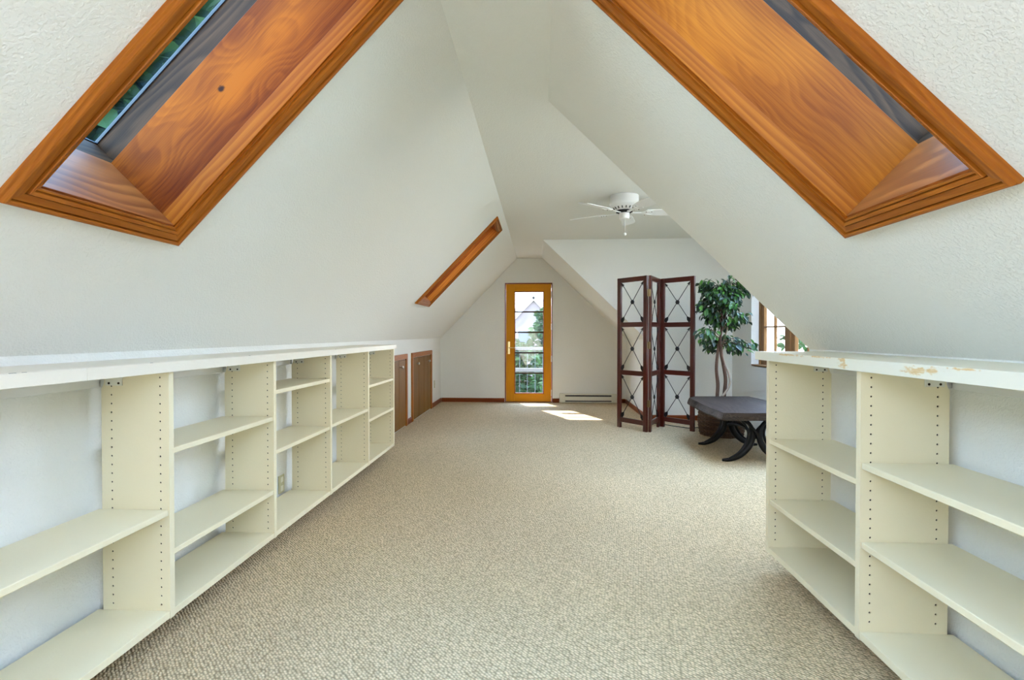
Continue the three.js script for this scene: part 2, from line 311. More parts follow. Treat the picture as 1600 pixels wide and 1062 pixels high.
const D = { x0: -0.571, x1: 0.21, y1: 1.97 };
struct('wall_far', slabOf(gable, [rect(D.x0, D.x1, 0.001, D.y1)], 0.15, basisOf(V(1, 0, 0), V(0, 1, 0), V(0, 0, 1), V(0, 0, ZF - 0.15))), M.wall, 'white end wall around the glazed wooden door', 'wall');
struct('wall_near', slabOf(gable, [], 0.15, basisOf(V(1, 0, 0), V(0, 1, 0), V(0, 0, 1), V(0, 0, ZB))), M.wall, 'plain white end wall behind the viewer', 'wall');

// baseboards
const baseProf = (len) => { const s = new THREE.Shape([[0, 0], [0.013, 0], [0.013, 0.05], [0.009, 0.062], [0.004, 0.066], [0, 0.066]].map(([x, y]) => new THREE.Vector2(x, y))); return uvBox(new THREE.ExtrudeGeometry(s, { depth: len, bevelEnabled: false }), 2); };
function baseboard(name, runs, label) {
  runs.forEach(([x, z, len, turn, where], k) => { const g = baseProf(len); g.rotateY(turn); g.translate(x, 0.001, z); struct(k ? name + '_00' + k : name, g, M.baseWood, label + (where ?? ''), 'baseboard'); });
}
baseboard('baseboard_left', [[XL, -8.45, 0.745, 0, ' into the corner'], [XL, -6.478, 0.226, 0, ', the short piece between them']], 'reddish brown baseboard along the knee wall beside the access doors');
baseboard('baseboard_far', [[-0.578, ZF, 1.05, -Math.PI / 2, ' left of the door'], [0.325, ZF, 0.11, -Math.PI / 2, ' between door and heater'], [1.40, ZF, 0.135, -Math.PI / 2, ' past the heater']], 'reddish brown baseboard on the glazed door wall,');
baseboard('baseboard_right', [[XR, ZD1, 1.63, Math.PI]], 'reddish brown baseboard on the knee wall beyond the folding screen');
baseboard('baseboard_dormer', [[XD, ZD1, 1.07, -Math.PI / 2]], 'reddish brown baseboard under the dormer cheek wall');

// ---------------------------------------------------------------- skylights
const trimProfile = [[0.006, 0], [0.006, 0.011], [0.0115, 0.0115], [0.012, 0.005], [0.0145, 0.005], [0.015, 0.016], [0.0235, 0.020], [0.025, 0.018], [0.0255, 0.006], [0.0285, 0.006], [0.029, 0.0135], [0.0485, 0.0165], [0.049, 0.007], [0.0525, 0.007], [0.053, 0.021], [0.055, 0.0235], [0.060, 0.024], [0.064, 0.0225], [0.066, 0.014], [0.070, 0.012], [0.0705, 0]];
function skylight(name, label, a, b, c, o, z, panel, pane = M.glass, hw = SKY.hw) {
  const t = new THREE.Group(); t.name = name; scene.add(t);
  const sB = b.z, center = o.clone().addScaledVector(a, (SKY.a0 + SKY.a1) / 2 + (sB < 0 ? DR : 0)).addScaledVector(b, z * sB);
  t.position.copy(center); t.quaternion.setFromRotationMatrix(basisOf(a, b, c, V(0, 0, 0)));
  meta(t, label, 'skylight', null, 'structure');
  const ha = (SKY.a1 - SKY.a0) / 2 - SKY.lip, hb = hw - SKY.lip, dep = 0.30;
  for (const g of mitred(ha, hb, trimProfile)) part('trim_board', g, M.trim, t);
  const th = 0.018, e = 0.004;                                            // reveal boards, a hair proud of the trim's back
  for (const s of [1, -1]) {
    part('side_reveal', bx(-ha - th, ha + th, s * hb, s * (hb + th), -dep, e, 0.0015, 0, [0.66, s > 0 ? 0.32 : 0.32]), panel, t);
    part('jamb_strip', bx(-ha, ha, s * (hb - 0.002), s * (hb + 0.004), -0.05, e + 0.001, 0.001, 0, [rnd(), rnd()]), M.strip, t);
    part('end_reveal', bx(s * ha, s * (ha + th), -hb, hb, -dep, e, 0.0015, 1), M.revealEnd, t);
  }
  const frame = (h0, w, z0, z1) => mitred(ha - h0 - 0.05, hb - h0, [[0, z0], [0, z1], [w, z1], [w, z0]]);
  for (const g of frame(-0.06, 0.05, -0.432, -0.309)) part('sash_rail', g, M.sash, t);
  partsOf('gasket', frame(-0.056, 0.04, -0.438, -0.432), M.gasket, t);
  partsOf('glazing_bead', frame(-0.06, 0.04, -0.446, -0.438), M.alu, t);
  part('glass_pane', bx(-ha - 0.09, ha + 0.09, -hb - 0.09, hb + 0.09, -0.452, -0.449), pane, t);
  return t;
}
skylight('window_1', 'near skylight in orange wood over the longer bookcase, green glass edge showing', aL, bL, cL, oL, ZL, M.revealA, M.tinted);
skylight('window_2', 'skylight in orange wood over the shorter bookcase', aR, bR, cR, oR, Z1, M.revealB, M.tinted);
skylight('window_5', 'wide roof window beside the viewer over the longer bookcase', aL, bL, cL, oL, Z0, M.revealB, M.glass, BIG);
skylight('window_6', 'wide roof window beside the viewer over the shorter bookcase', aR, bR, cR, oR, Z0, M.revealA, M.glass, BIG);
skylight('window_3', 'distant narrow-looking skylight over the small access doors', aL, bL, cL, oL, Z3, M.revealA);

// ---------------------------------------------------------------- glazed door
{
  const t = thing('door_1', 'honey coloured wooden door with five stacked glass panes', 'door', [(D.x0 + D.x1) / 2, 0, ZF], 0, null, 'structure');
  const hw = (D.x1 - D.x0) / 2, jm = 0.014, H = D.y1;
  for (const s of [-1, 1]) part('jamb', bx(s * hw, s * (hw - jm), 0.001, H, -0.12, 0.006, 0.001, 1), M.baseWood, t);
  part('head_jamb', bx(-hw, hw, H - jm, H, -0.12, 0.006, 0.001, 0), M.baseWood, t);
  part('threshold', bx(-hw, hw, 0.001, 0.012, -0.12, 0.0, 0.001, 0), M.baseWood, t);
  const ox = hw - jm - 0.003, gx0 = -0.416 - t.position.x, gx1 = 0.073 - t.position.x, gy0 = 0.141, gy1 = 1.832, zb = -0.05, zf = -0.006;
  part('stile', bx(-ox, gx0, 0.014, H - jm - 0.003, zb, zf, 0.002, 1), M.doorWood, t);
  part('stile', bx(gx1, ox, 0.014, H - jm - 0.003, zb, zf, 0.002, 1), M.doorWood, t);
  part('bottom_rail', bx(gx0, gx1, 0.014, gy0, zb, zf - 0.0006, 0.002, 0), M.doorWood, t);
  part('top_rail', bx(gx0, gx1, gy1, H - jm - 0.003, zb, zf - 0.0006, 0.002, 0), M.doorWood, t);
  const cxm = (gx0 + gx1) / 2, cym = (gy0 + gy1) / 2;
  for (const g of mitred((gx1 - gx0) / 2 - 0.016, (gy1 - gy0) / 2 - 0.016, [[0, -0.03], [0, -0.02], [0.006, -0.012], [0.010, -0.007], [0.016, -0.0095], [0.016, -0.03]])) { g.translate(cxm, cym, 0); part('glazing_bead', g, M.baseWood, t); }
  const ys = [gy0, 0.481, 0.818, 1.156, 1.494, gy1];
  for (const y of ys.slice(1, 5)) part('muntin', bx(gx0 + 0.005, gx1 - 0.005, y - 0.011, y + 0.011, -0.034, -0.014, 0.003, 0), M.sash, t);
  for (let k = 0; k < 5; k++) part('glass_pane', bx(gx0 + 0.002, gx1 - 0.002, ys[k] + (k ? 0.006 : 0), ys[k + 1] - (k < 4 ? 0.006 : 0), -0.030, -0.027), M.glass, t);
  const h = part('handle_plate', bx(-0.325 - 0.019, -0.325 + 0.019, 0.795, 1.005, zf, zf + 0.008, 0.004), M.brass, t);
  part('lever', [rodBetween([-0.325, 0.90, zf], [-0.325, 0.90, zf + 0.05], 0.009), limb([[-0.325, 0.90, zf + 0.05], [-0.27, 0.902, zf + 0.052], [-0.215, 0.896, zf + 0.05]], [0.010, 0.009, 0.007])], M.brass, h);
  for (const y of [0.16, 0.72, 1.25, 1.77]) part('hinge', [rodBetween([hw - jm - 0.001, y - 0.05, 0.004], [hw - jm - 0.001, y + 0.05, 0.004], 0.008, 10)], M.steel, t);
}

// ---------------------------------------------------------------- access doors in the knee wall
function accessDoor(name, label, z0, z1, leaves) {                        // z0 nearer
  const t = thing(name, label, 'door', [XL, 0, (z0 + z1) / 2], 0, null, 'structure');
  const h = Math.abs(z0 - z1) / 2, w = 0.062, H = 0.885;
  for (const s of [-1, 1]) part('casing', bx(0, 0.02, 0.001, H - w, s * (h - w), s * h, 0.004, 1), M.trim, t);
  part('casing', bx(0, 0.02, H - w, H, -h, h, 0.004, 2), M.trim, t);
  const inner = h - w - 0.004;
  for (const [a, b, knob, planks] of leaves) {                            // fractions from the near end
    const za = inner - a * 2 * inner, zb = inner - b * 2 * inner;
    const d = part('leaf', bx(-0.004, 0.004, 0.012, H - w - 0.006, za - 0.002, zb + 0.002), M.accessWood, t);
    for (let k = 0; k < planks; k++) { const p0 = mix(za, zb, k / planks), p1 = mix(za, zb, (k + 1) / planks); part('plank', bx(0.002, 0.011, 0.012, H - w - 0.006, p0 - 0.003, p1 + 0.003, 0.003, 1), M.accessWood, d); }
    const zk = mix(za, zb, knob), g = lathe([[0, 0.0], [0.008, 0.0], [0.007, 0.016], [0.017, 0.024], [0.018, 0.032], [0.012, 0.038], [0, 0.04]], 20);
    g.rotateZ(-Math.PI / 2); g.translate(0.009, 0.735, zk);
    part('knob', g, M.steel, d);
  }
  return t;
}
accessDoor('door_2', 'brown plank double access door with two knobs, farther from the bookcase', -6.48, -7.70, [[0, 0.58, 0.34, 2], [0.58, 1, 0.58, 2]]);
accessDoor('door_3', 'brown access door half hidden by the end of the bookcase', -5.02, -6.25, [[0, 0.45, 0.7, 2], [0.45, 1, 0.62, 2]]);

// ---------------------------------------------------------------- dormer window, gable window
{
  const t = thing('window_4', 'wooden casement window half hidden behind the sloping ceiling edge', 'window', [XD, 0, (W4.z0 + W4.z1) / 2], 0, null, 'structure');
  const h = (W4.z1 - W4.z0) / 2, x0 = 0.085, y0 = W4.y0, y1 = W4.y1;
  part('sill', bx(0.0, 0.16, y0 - 0.012, y0 + 0.014, -h, h, 0.004, 2), M.windowWood, t);
  for (const s of [-1, 1]) part('jamb', bx(x0, 0.16, y0 + 0.014, y1, s * h, s * (h - 0.035), 0.003, 1), M.windowWood, t);
  part('head_jamb', bx(x0, 0.16, y1 - 0.035, y1, -h, h, 0.003, 2), M.windowWood, t);
  const n = 3, W = 2 * h - 0.07, sw = W / n;
  for (let k = 0; k < n; k++) {
    const za = -h + 0.035 + k * sw, zb = za + sw;
    if (k) part('mullion', bx(x0 - 0.002, 0.16, y0 + 0.014, y1 - 0.035, za - 0.035, za + 0.035, 0.003, 1), M.windowWood, t);
    const a = za + (k ? 0.037 : 0.003), b = zb - (k < n - 1 ? 0.037 : 0.003), s = 0.072, X0 = x0 + 0.012, X1 = x0 + 0.05;
    const sash = part('sash', [bx(X0, X1, y0 + 0.018, y1 - 0.04, a, a + s, 0.003, 1), bx(X0, X1, y0 + 0.018, y1 - 0.04, b - s, b, 0.003, 1), bx(X0, X1, y0 + 0.018, y0 + 0.10, a + s, b - s, 0.003, 2), bx(X0, X1, y1 - 0.115, y1 - 0.04, a + s, b - s, 0.003, 2)], M.windowWood, t);
    part('glass_pane', bx(X0 + 0.018, X0 + 0.021, y0 + 0.09, y1 - 0.105, a + s - 0.01, b - s + 0.01), M.glass, sash);
    part('muntin', bx(X0 + 0.004, X0 + 0.034, y0 + 0.1, y1 - 0.115, (a + b) / 2 - 0.009, (a + b) / 2 + 0.009, 0.003, 1), M.windowWood, sash);
    for (const y of [1.21, 1.54]) part('muntin', bx(X0 + 0.005, X0 + 0.033, y - 0.009, y + 0.009, a + s, b - s, 0.003, 2), M.windowWood, sash);
  }
}
// ---------------------------------------------------------------- bookcases
// local frame: x from the front (0) to the wall (depth), y up, z along the room
function upright(depth, y0, y1, th, parent, z, flip) {
  const n = 0.012, sh = new THREE.Shape([[0, y0], [depth, y0], [depth, y1 - 0.064], [depth - 0.004, y1 - 0.058], [depth - n + 0.002, y1 - 0.044], [depth - n, y1 - 0.034], [depth - n, y1], [0, y1]].map(([x, y]) => new THREE.Vector2(x, y)));
  const holes = [];
  for (let y = y1 - 0.022; y > y0 + 0.05; y -= 0.032) for (const x of [0.034, depth - 0.038]) if (!(x > 0.1 && y > y1 - 0.05)) holes.push([x, y]);
  for (const [x, y] of holes) { const p = new THREE.Path(); for (let k = 0; k < 8; k++) { const a = -k / 8 * Math.PI * 2; k ? p.lineTo(x + 0.0036 * Math.cos(a), y + 0.0036 * Math.sin(a)) : p.moveTo(x + 0.0036, y); } p.closePath(); sh.holes.push(p); }
  const S = flip ? -1 : 1;
  const m = new THREE.Matrix4().makeScale(S, 1, 1).setPosition(0, 0, z - th / 2);
  const fix = (g) => { g = g.index ? g.toNonIndexed() : g; g.applyMatrix4(m); if (S < 0) { for (const k of ['position', 'normal', 'uv']) { const A = g.attributes[k], N = A.itemSize; for (let i = 0; i < A.count; i += 3) for (let c = 0; c < N; c++) { const t = A.array[(i + 1) * N + c]; A.array[(i + 1) * N + c] = A.array[(i + 2) * N + c]; A.array[(i + 2) * N + c] = t; } } } return g; };
  const u = part('upright', fix(uvBox(new THREE.ExtrudeGeometry(sh, { depth: th, bevelEnabled: false }), 1)), M.cream, parent);
  const plugs = [];
  for (const [x, y] of holes) { const g = new THREE.CylinderGeometry(0.0037, 0.0037, th - 0.005, 8); g.rotateX(Math.PI / 2); g.translate(x, y, th / 2); plugs.push(g); }
  const pl = part('pin_holes', fix(merged(plugs)), M.hole, u); pl.userData.kind = 'stuff';
  // bracket at the top rear, on the side that faces the viewer
  const bxs = (x0, x1, y0_, y1_, z0, z1, r) => fix(bx(x0, x1, y0_, y1_, z0, z1, r));
  const b = part('bracket', [bxs(depth - 0.083, depth - 0.018, y1 - 0.052, y1 - 0.001, th, th + 0.004, 0.002), bxs(depth - 0.083, depth - 0.018, y1 - 0.005, y1 - 0.001, th, th + 0.03, 0.0015)], M.bracket, u);
  const sc = [depth - 0.07, depth - 0.033].map((x) => { const g = new THREE.CylinderGeometry(0.0042, 0.0042, 0.002, 8); g.rotateX(Math.PI / 2); g.translate(x, y1 - 0.043, th + 0.0045); return fix(g); });
  part('bracket_screws', sc, M.hole, u).userData.kind = 'stuff';
  return u;
}
function bookcase(name, label, xFront, depth, dir, zs, top, bays, kickZ) {
  const t = thing(name, label, 'bookcase', [xFront, 0, 0]);               // dir -1: depth runs to -x
  const th = 0.024, y0 = 0.088, f = (a, b) => dir < 0 ? [-b, -a] : [a, b];
  for (const z of zs) upright(depth, y0, top, th, t, z, dir < 0);
  for (let k = 0; k + 1 < zs.length; k++) {
    const za = zs[k] - th / 2 - 0.0005, zb = zs[k + 1] + th / 2 + 0.0005;
    part('bottom_panel', bx(...f(0.001, depth + 0.018), y0 + 0.002, y0 + 0.028, za, zb, 0.0015), M.cream, t);
    part('top_cleat', bx(...f(depth + 0.008, depth + 0.026), top - 0.06, top - 0.002, za, zb, 0.002), M.flatWhite, t);
    for (const y of bays[k]) part('shelf', bx(...f(0.003, depth + 0.012), y - 0.022, y, za - 0.001, zb + 0.001, 0.003), M.cream, t);
  }
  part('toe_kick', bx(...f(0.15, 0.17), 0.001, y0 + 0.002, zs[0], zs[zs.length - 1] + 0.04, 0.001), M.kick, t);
  return t;
}
const zL = [-0.33, -1.07, -1.804, -2.541, -3.247, -3.977, -4.68];
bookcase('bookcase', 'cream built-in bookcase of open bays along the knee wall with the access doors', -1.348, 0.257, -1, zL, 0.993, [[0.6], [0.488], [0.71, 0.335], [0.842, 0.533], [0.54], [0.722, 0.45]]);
const zR = [-0.35, -1.08, -1.806, -2.504];
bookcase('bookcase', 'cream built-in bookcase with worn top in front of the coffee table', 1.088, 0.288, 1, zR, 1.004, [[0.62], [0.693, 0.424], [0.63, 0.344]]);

// worktops over the bookcases
const wornSpots = [[-2.25, 0.036, 0.11, 0.006], [-2.02, 0.038, 0.07, 0.004], [-1.87, 0.034, 0.022, 0.010], [-1.865, 0.016, 0.028, 0.012], [-1.52, 0.021, 0.055, 0.013], [-1.45, 0.026, 0.03, 0.011], [-1.35, 0.036, 0.045, 0.004]];
const wornTex = tex(2048, 64, 2.4, 0.042, (u, v) => {                     // u: metres from z = -2.6 towards the viewer, v: height on the edge
  const z = -2.6 + u; let k = 0;
  for (const [cz, cv, rz, rv] of wornSpots) k = Math.max(k, 1.25 - Math.hypot((z - cz) / rz, (v - cv) / rv) + (fbm(u * 90, v * 160 + cz * 9, 4) - 0.5) * 1.6);
  k = smooth(0.2, 0.9, k) * 0.9;
  const w = mixc(hex('#d0a560'), hex('#ecd9b0'), fbm(u * 60, v * 500, 3));
  return mixc(hex('#ebe7d3'), w, k);
}, true, THREE.ClampToEdgeWrapping);
wornTex.repeat.set(1 / 2.4, 1 / 0.042);
M.worn = phys({ map: wornTex, roughness: 0.45 });
const wornTop = tex(2048, 256, 2.4, 0.34, (u, v) => {
  const z = -2.6 + u; let k = 0;
  for (const [cz, cv, rz, rv] of [[-2.22, 0.0, 0.13, 0.016], [-1.98, 0, 0.07, 0.008], [-1.87, 0.002, 0.045, 0.026], [-1.36, 0, 0.05, 0.008]]) k = Math.max(k, 1.25 - Math.hypot((z - cz) / rz, (v - cv) / rv) + (fbm(u * 70, v * 110 + cz * 5, 4) - 0.5) * 1.6);
  k = smooth(0.2, 0.9, k) * 0.9;
  return mixc(hex('#ebe5cd'), mixc(hex('#d3a552'), hex('#e6c98d'), fbm(u * 40, v * 200, 3)), k);
}, true, THREE.ClampToEdgeWrapping);
wornTop.repeat.set(1 / 2.4, 1 / 0.34);
M.wornTop = phys({ map: wornTop, roughness: 0.45, bumpMap: creamBump, bumpScale: 0.0004 });
function remapUV(g, fn) { const p = g.attributes.position, uv = g.attributes.uv; for (let i = 0; i < p.count; i++) uv.setXY(i, ...fn(p.getX(i), p.getY(i), p.getZ(i))); return g; }
{
  const t = thing('countertop', 'cream countertop with a jointed front strip on the longer bookcase', 'countertop', [-1.328, 0.994, 0]);
  part('top_board', bx(XL + 1.328 + 0.002, -0.012, 0.0, 0.036, -4.70, -0.3, 0.001, 2), M.creamTop, t);
  for (const [a, b] of [[-4.70, -1.4355], [-1.4345, -0.3]]) part('front_strip', bx(-0.0115, 0.0, -0.002, 0.0355, a, b, 0.0012, 2), M.creamTop, t);
  const chips = [];
  for (const [z, l] of [[-1.232, 0.018], [-1.262, 0.012], [-1.70, 0.012], [-2.3, 0.01], [-3.3, 0.012]]) chips.push(bx(-0.0135, -0.0095, 0.0345, 0.0362, z - l / 2, z + l / 2, 0.0008));
  part('edge_chips', chips, M.hole, t).userData.kind = 'stuff';
}
{
  const t = thing('countertop', 'cream countertop with paint worn to yellow wood along its edge', 'countertop', [1.068, 1.006, 0]);
  part('top_board', remapUV(bx(0.012, XR - 1.068 + 0.004, 0.0, 0.038, -2.60, -0.3, 0.001, 2), (x, y, z) => [z + 2.6, x - 0.012]), M.wornTop, t);
  part('front_strip', remapUV(bx(0.0, 0.0118, -0.002, 0.0384, -2.60, -0.3, 0.0012, 2), (x, y, z) => [z + 2.6, y + 0.002]), M.worn, t);
}
// outlets
M.plate = phys({ color: new THREE.Color().setRGB(0.55, 0.50, 0.30), roughness: 0.45 });
function plate(label, x, y, z, sockets) {
  const t = thing('wall_plate', label, 'wall plate', [x, y, z]);
  part('cover', bx(0, 0.007, -0.057, 0.057, -0.035, 0.035, 0.003), M.plate, t);
  for (const s of sockets) part('socket', bx(0.006, 0.0085, s - 0.017, s + 0.017, -0.016, 0.016, 0.002), M.almond, t);
  part('screw', bx(0.0065, 0.009, -0.003, 0.003, -0.003, 0.003, 0.001), M.steel, t);
}
plate('almond outlet plate inside the bookcase bay, low on the wall', XL + 0.001, 0.176, -3.165, [-0.028, 0.028]);
plate('pale wall plate between the double access door and the corner', XL + 0.001, 0.345, -7.93, [-0.028, 0.028]);

for (const [name, label, R] of [['window_7', 'long ridge light in the flat ceiling strip above the viewer', RL], ['window_8', 'flat roof light in the dormer ceiling over the coffee table', RD]]) {
  const t = thing(name, label, 'skylight', [(R.x0 + R.x1) / 2, CY, -(R.z0 + R.z1) / 2], 0, null, 'structure');
  const w = (R.x1 - R.x0) / 2, l = (R.z1 - R.z0) / 2;
  for (const k of [-1, 1]) part('side_rail', bx(k * w, k * (w - 0.012), 0.002, 0.36, -l, l, 0.002, 2), M.white, t);
  for (const k of [-1, 1]) part('end_rail', bx(-w + 0.012, w - 0.012, 0.002, 0.36, k * l, k * (l - 0.012), 0.002, 0), M.white, t);
  part('glass_pane', bx(-w + 0.012, w - 0.012, 0.33, 0.334, -l + 0.012, l - 0.012), M.glass, t);
}

// ---------------------------------------------------------------- baseboard heater
{
  const t = thing('baseboard_heater', 'low cream electric baseboard heater with two dark slots beside the door', 'heater', [0.33, 0, ZF]);
  const w = 0.93, s = new THREE.Shape([[0, 0.012], [0.05, 0.012], [0.055, 0.02], [0.055, 0.055], [0.05, 0.06], [0.045, 0.06], [0.045, 0.105], [0.05, 0.11], [0.05, 0.138], [0.035, 0.15], [0, 0.15]].map(([x, y]) => new THREE.Vector2(x, y)));
  const g = uvBox(new THREE.ExtrudeGeometry(s, { depth: w, bevelEnabled: false }), 2); g.rotateY(-Math.PI / 2); g.scale(1, 1, 1); g.translate(w, 0, 0.001);
  part('housing', g, M.almond, t);
  for (const s2 of [0, 1]) part('end_cap', bx(s2 ? w - 0.085 : 0, s2 ? w : 0.085, 0.006, 0.151, 0.001, 0.058, 0.004), M.almond, t);
  part('front_panel', bx(0.085, w - 0.085, 0.045, 0.105, 0.045, 0.057, 0.003), M.almond, t);
  part('upper_slot', bx(0.09, w - 0.09, 0.108, 0.132, 0.046, 0.0515), M.dark, t);
  part('lower_slot', bx(0.09, w - 0.09, 0.024, 0.042, 0.05, 0.0565), M.dark, t);
  part('upper_lip', bx(0.085, w - 0.085, 0.130, 0.151, 0.03, 0.056, 0.003), M.almond, t);
  part('lower_lip', bx(0.085, w - 0.085, 0.008, 0.025, 0.03, 0.057, 0.003), M.almond, t);
}

// ---------------------------------------------------------------- ceiling fan
{
  const t = thing('ceiling_fan', 'white five-blade ceiling fan hugging the dormer ceiling, with pull chain', 'ceiling fan', [0.765, CY, -4.69]);
  part('motor_housing', lathe([[0, 0], [0.125, 0], [0.128, -0.006], [0.128, -0.06], [0.132, -0.066], [0.132, -0.08], [0.124, -0.088], [0.11, -0.105], [0.085, -0.125], [0.075, -0.132], [0, -0.132]], 40), M.white, t);
  const slots = []; for (let k = 0; k < 18; k++) { const g = bx(-0.004, 0.004, -0.011, 0.011, -0.003, 0.003); g.rotateX(0.75); g.translate(0, -0.1155, 0.0985); g.rotateY(k / 18 * Math.PI * 2); slots.push(g); }
  part('vent_slots', slots, M.dark, t).userData.kind = 'stuff';
  part('rotor', lathe([[0, -0.132], [0.07, -0.132], [0.072, -0.136], [0.072, -0.15], [0.05, -0.154], [0, -0.154]], 28), M.dark, t);
  part('switch_cup', lathe([[0, -0.150], [0.044, -0.150], [0.046, -0.156], [0.046, -0.203], [0.042, -0.21], [0, -0.213]], 28), M.white, t);
  for (let k = 0; k < 5; k++) {
    const a = (148 + 72 * k) * Math.PI / 180;
    const outline = [[0.20, -0.048], [0.30, -0.058], [0.49, -0.064], [0.525, -0.055], [0.535, -0.03], [0.535, 0.03], [0.525, 0.055], [0.49, 0.064], [0.30, 0.058], [0.20, 0.048], [0.192, 0.03], [0.192, -0.03]];
    const g = slabOf(outline, [], 0.006, basisOf(V(1, 0, 0), V(0, 0, 1), V(0, -1, 0), V(0, 0, 0))); g.rotateX(-0.21); g.translate(0, -0.142, 0); g.rotateY(a);
    const b = part('blade', g, M.white, t);
    const iron = [[0.06, -0.014], [0.15, -0.011], [0.185, -0.035], [0.25, -0.038], [0.255, -0.026], [0.205, -0.02], [0.205, 0.02], [0.255, 0.026], [0.25, 0.038], [0.185, 0.035], [0.15, 0.011], [0.06, 0.014]];
    const gi = slabOf(iron, [], 0.006, basisOf(V(1, 0, 0), V(0, 0, 1), V(0, -1, 0), V(0, 0, 0))); gi.rotateX(-0.21); gi.translate(0, -0.149, 0); gi.rotateY(a);
    part('blade_iron', gi, M.white, b);
    const sc = [[0.19, -0.03], [0.19, 0.03], [0.24, 0.032]].map(([x, z]) => { const s = new THREE.CylinderGeometry(0.005, 0.005, 0.004, 8); s.translate(x, -0.0075, z); s.rotateX(-0.21); s.translate(0, -0.149, 0); s.rotateY(a); return s; });
    part('blade_screws', sc, M.hinge, b).userData.kind = 'stuff';
  }
  const chain = part('pull_chain', [rodBetween([0.004, -0.213, 0.01], [0.004, -0.335, 0.01], 0.0016, 6)], M.steel, t);
  const ball = new THREE.SphereGeometry(0.0135, 16, 12); ball.translate(0.004, -0.345, 0.01);
  part('pull_ball', ball, M.white, chain);
}

// ---------------------------------------------------------------- folding screen
{
  const t = thing('folding_screen', 'dark mahogany folding screen of open panels with crossed black metal arrows', 'folding screen', [1.37, 0, -6.13]);
  const H = 1.80, sw = 0.052, th = 0.03, railY = [0.098, 0.668, 1.24, 1.772], rh = 0.056;
  const stub = (w) => {
    const p = new THREE.Group();
    for (const s of [-1, 1]) part('stile', bx(s * w / 2, s * (w / 2 - sw), 0.001, H, -th / 2, th / 2, 0.003, 1), M.mahogany, p);
    for (const y of railY) part('rail', bx(-w / 2 + sw - 0.002, w / 2 - sw + 0.002, y - rh / 2, y + rh / 2, -th / 2 + 0.003, th / 2 - 0.003, 0.002, 0), M.mahogany, p);
    for (let k = 0; k < 3; k++) {
      const y0 = railY[k] + rh / 2, y1 = railY[k + 1] - rh / 2, x = w / 2 - sw, cy = (y0 + y1) / 2;
      for (const s of [-1, 1]) {
        const a = V(-s * (x - 0.005), y0 + 0.004, 0), b = V(s * (x - 0.003), y1 - 0.002, 0), d = b.clone().sub(a).normalize(), L = b.distanceTo(a), gs = [];
        gs.push(rodBetween([0, 0, 0], [0, L - 0.02, 0], 0.0042, 8));
        gs.push(slabOf([[0, L], [-0.019, L - 0.05], [-0.006, L - 0.04], [0, L - 0.045], [0.006, L - 0.04], [0.019, L - 0.05]], [], 0.006, basisOf(V(1, 0, 0), V(0, 1, 0), V(0, 0, 1), V(0, 0, -0.003))));
        gs.push(slabOf([[0, 0.014], [0.016, -0.002], [0.022, 0.012], [0.022, 0.045], [0.004, 0.075], [-0.004, 0.075], [-0.022, 0.045], [-0.022, 0.012], [-0.016, -0.002]], [], 0.007, basisOf(V(1, 0, 0), V(0, 1, 0), V(0, 0, 1), V(0, 0, -0.0035))));
        const g = merged(gs); g.applyQuaternion(new THREE.Quaternion().setFromUnitVectors(V(0, 1, 0), d)); g.translate(a.x, a.y, s * 0.004);
        part('arrow', g, M.blackMetal, p);
      }
      const boss = lathe([[0, 0.012], [0.012, 0.011], [0.024, 0.006], [0.026, 0], [0.024, -0.006], [0.012, -0.011], [0, -0.012]], 20); boss.rotateX(Math.PI / 2); boss.translate(0, cy, 0);
      part('boss', boss, M.blackMetal, p);
    }
    return p;
  };
  const ends = [[[0.953, -6.287], [1.236, -5.943]], [[1.262, -5.945], [1.452, -6.318]], [[1.478, -6.335], [1.788, -6.01]]];
  ends.forEach(([[xa, za], [xb, zb]], i) => {
    const p = stub(Math.hypot(xb - xa, zb - za)); p.name = i ? 'panel_00' + i : 'panel';
    p.position.set((xa + xb) / 2 - t.position.x, 0, (za + zb) / 2 - t.position.z); p.rotation.y = Math.atan2(-(zb - za), xb - xa);
    t.add(p);
  });
  for (const [x, z] of [[1.249, -5.932], [1.465, -6.338]]) for (const y of [0.33, 1.0, 1.6]) part('hinge', [bx(x - 0.018 - t.position.x, x + 0.018 - t.position.x, y - 0.04, y + 0.04, z - 0.004 - t.position.z, z + 0.004 - t.position.z, 0.001), rodBetween([x - t.position.x, y - 0.042, z + 0.006 - t.position.z], [x - t.position.x, y + 0.042, z + 0.006 - t.position.z], 0.006)], M.hinge, t);
}

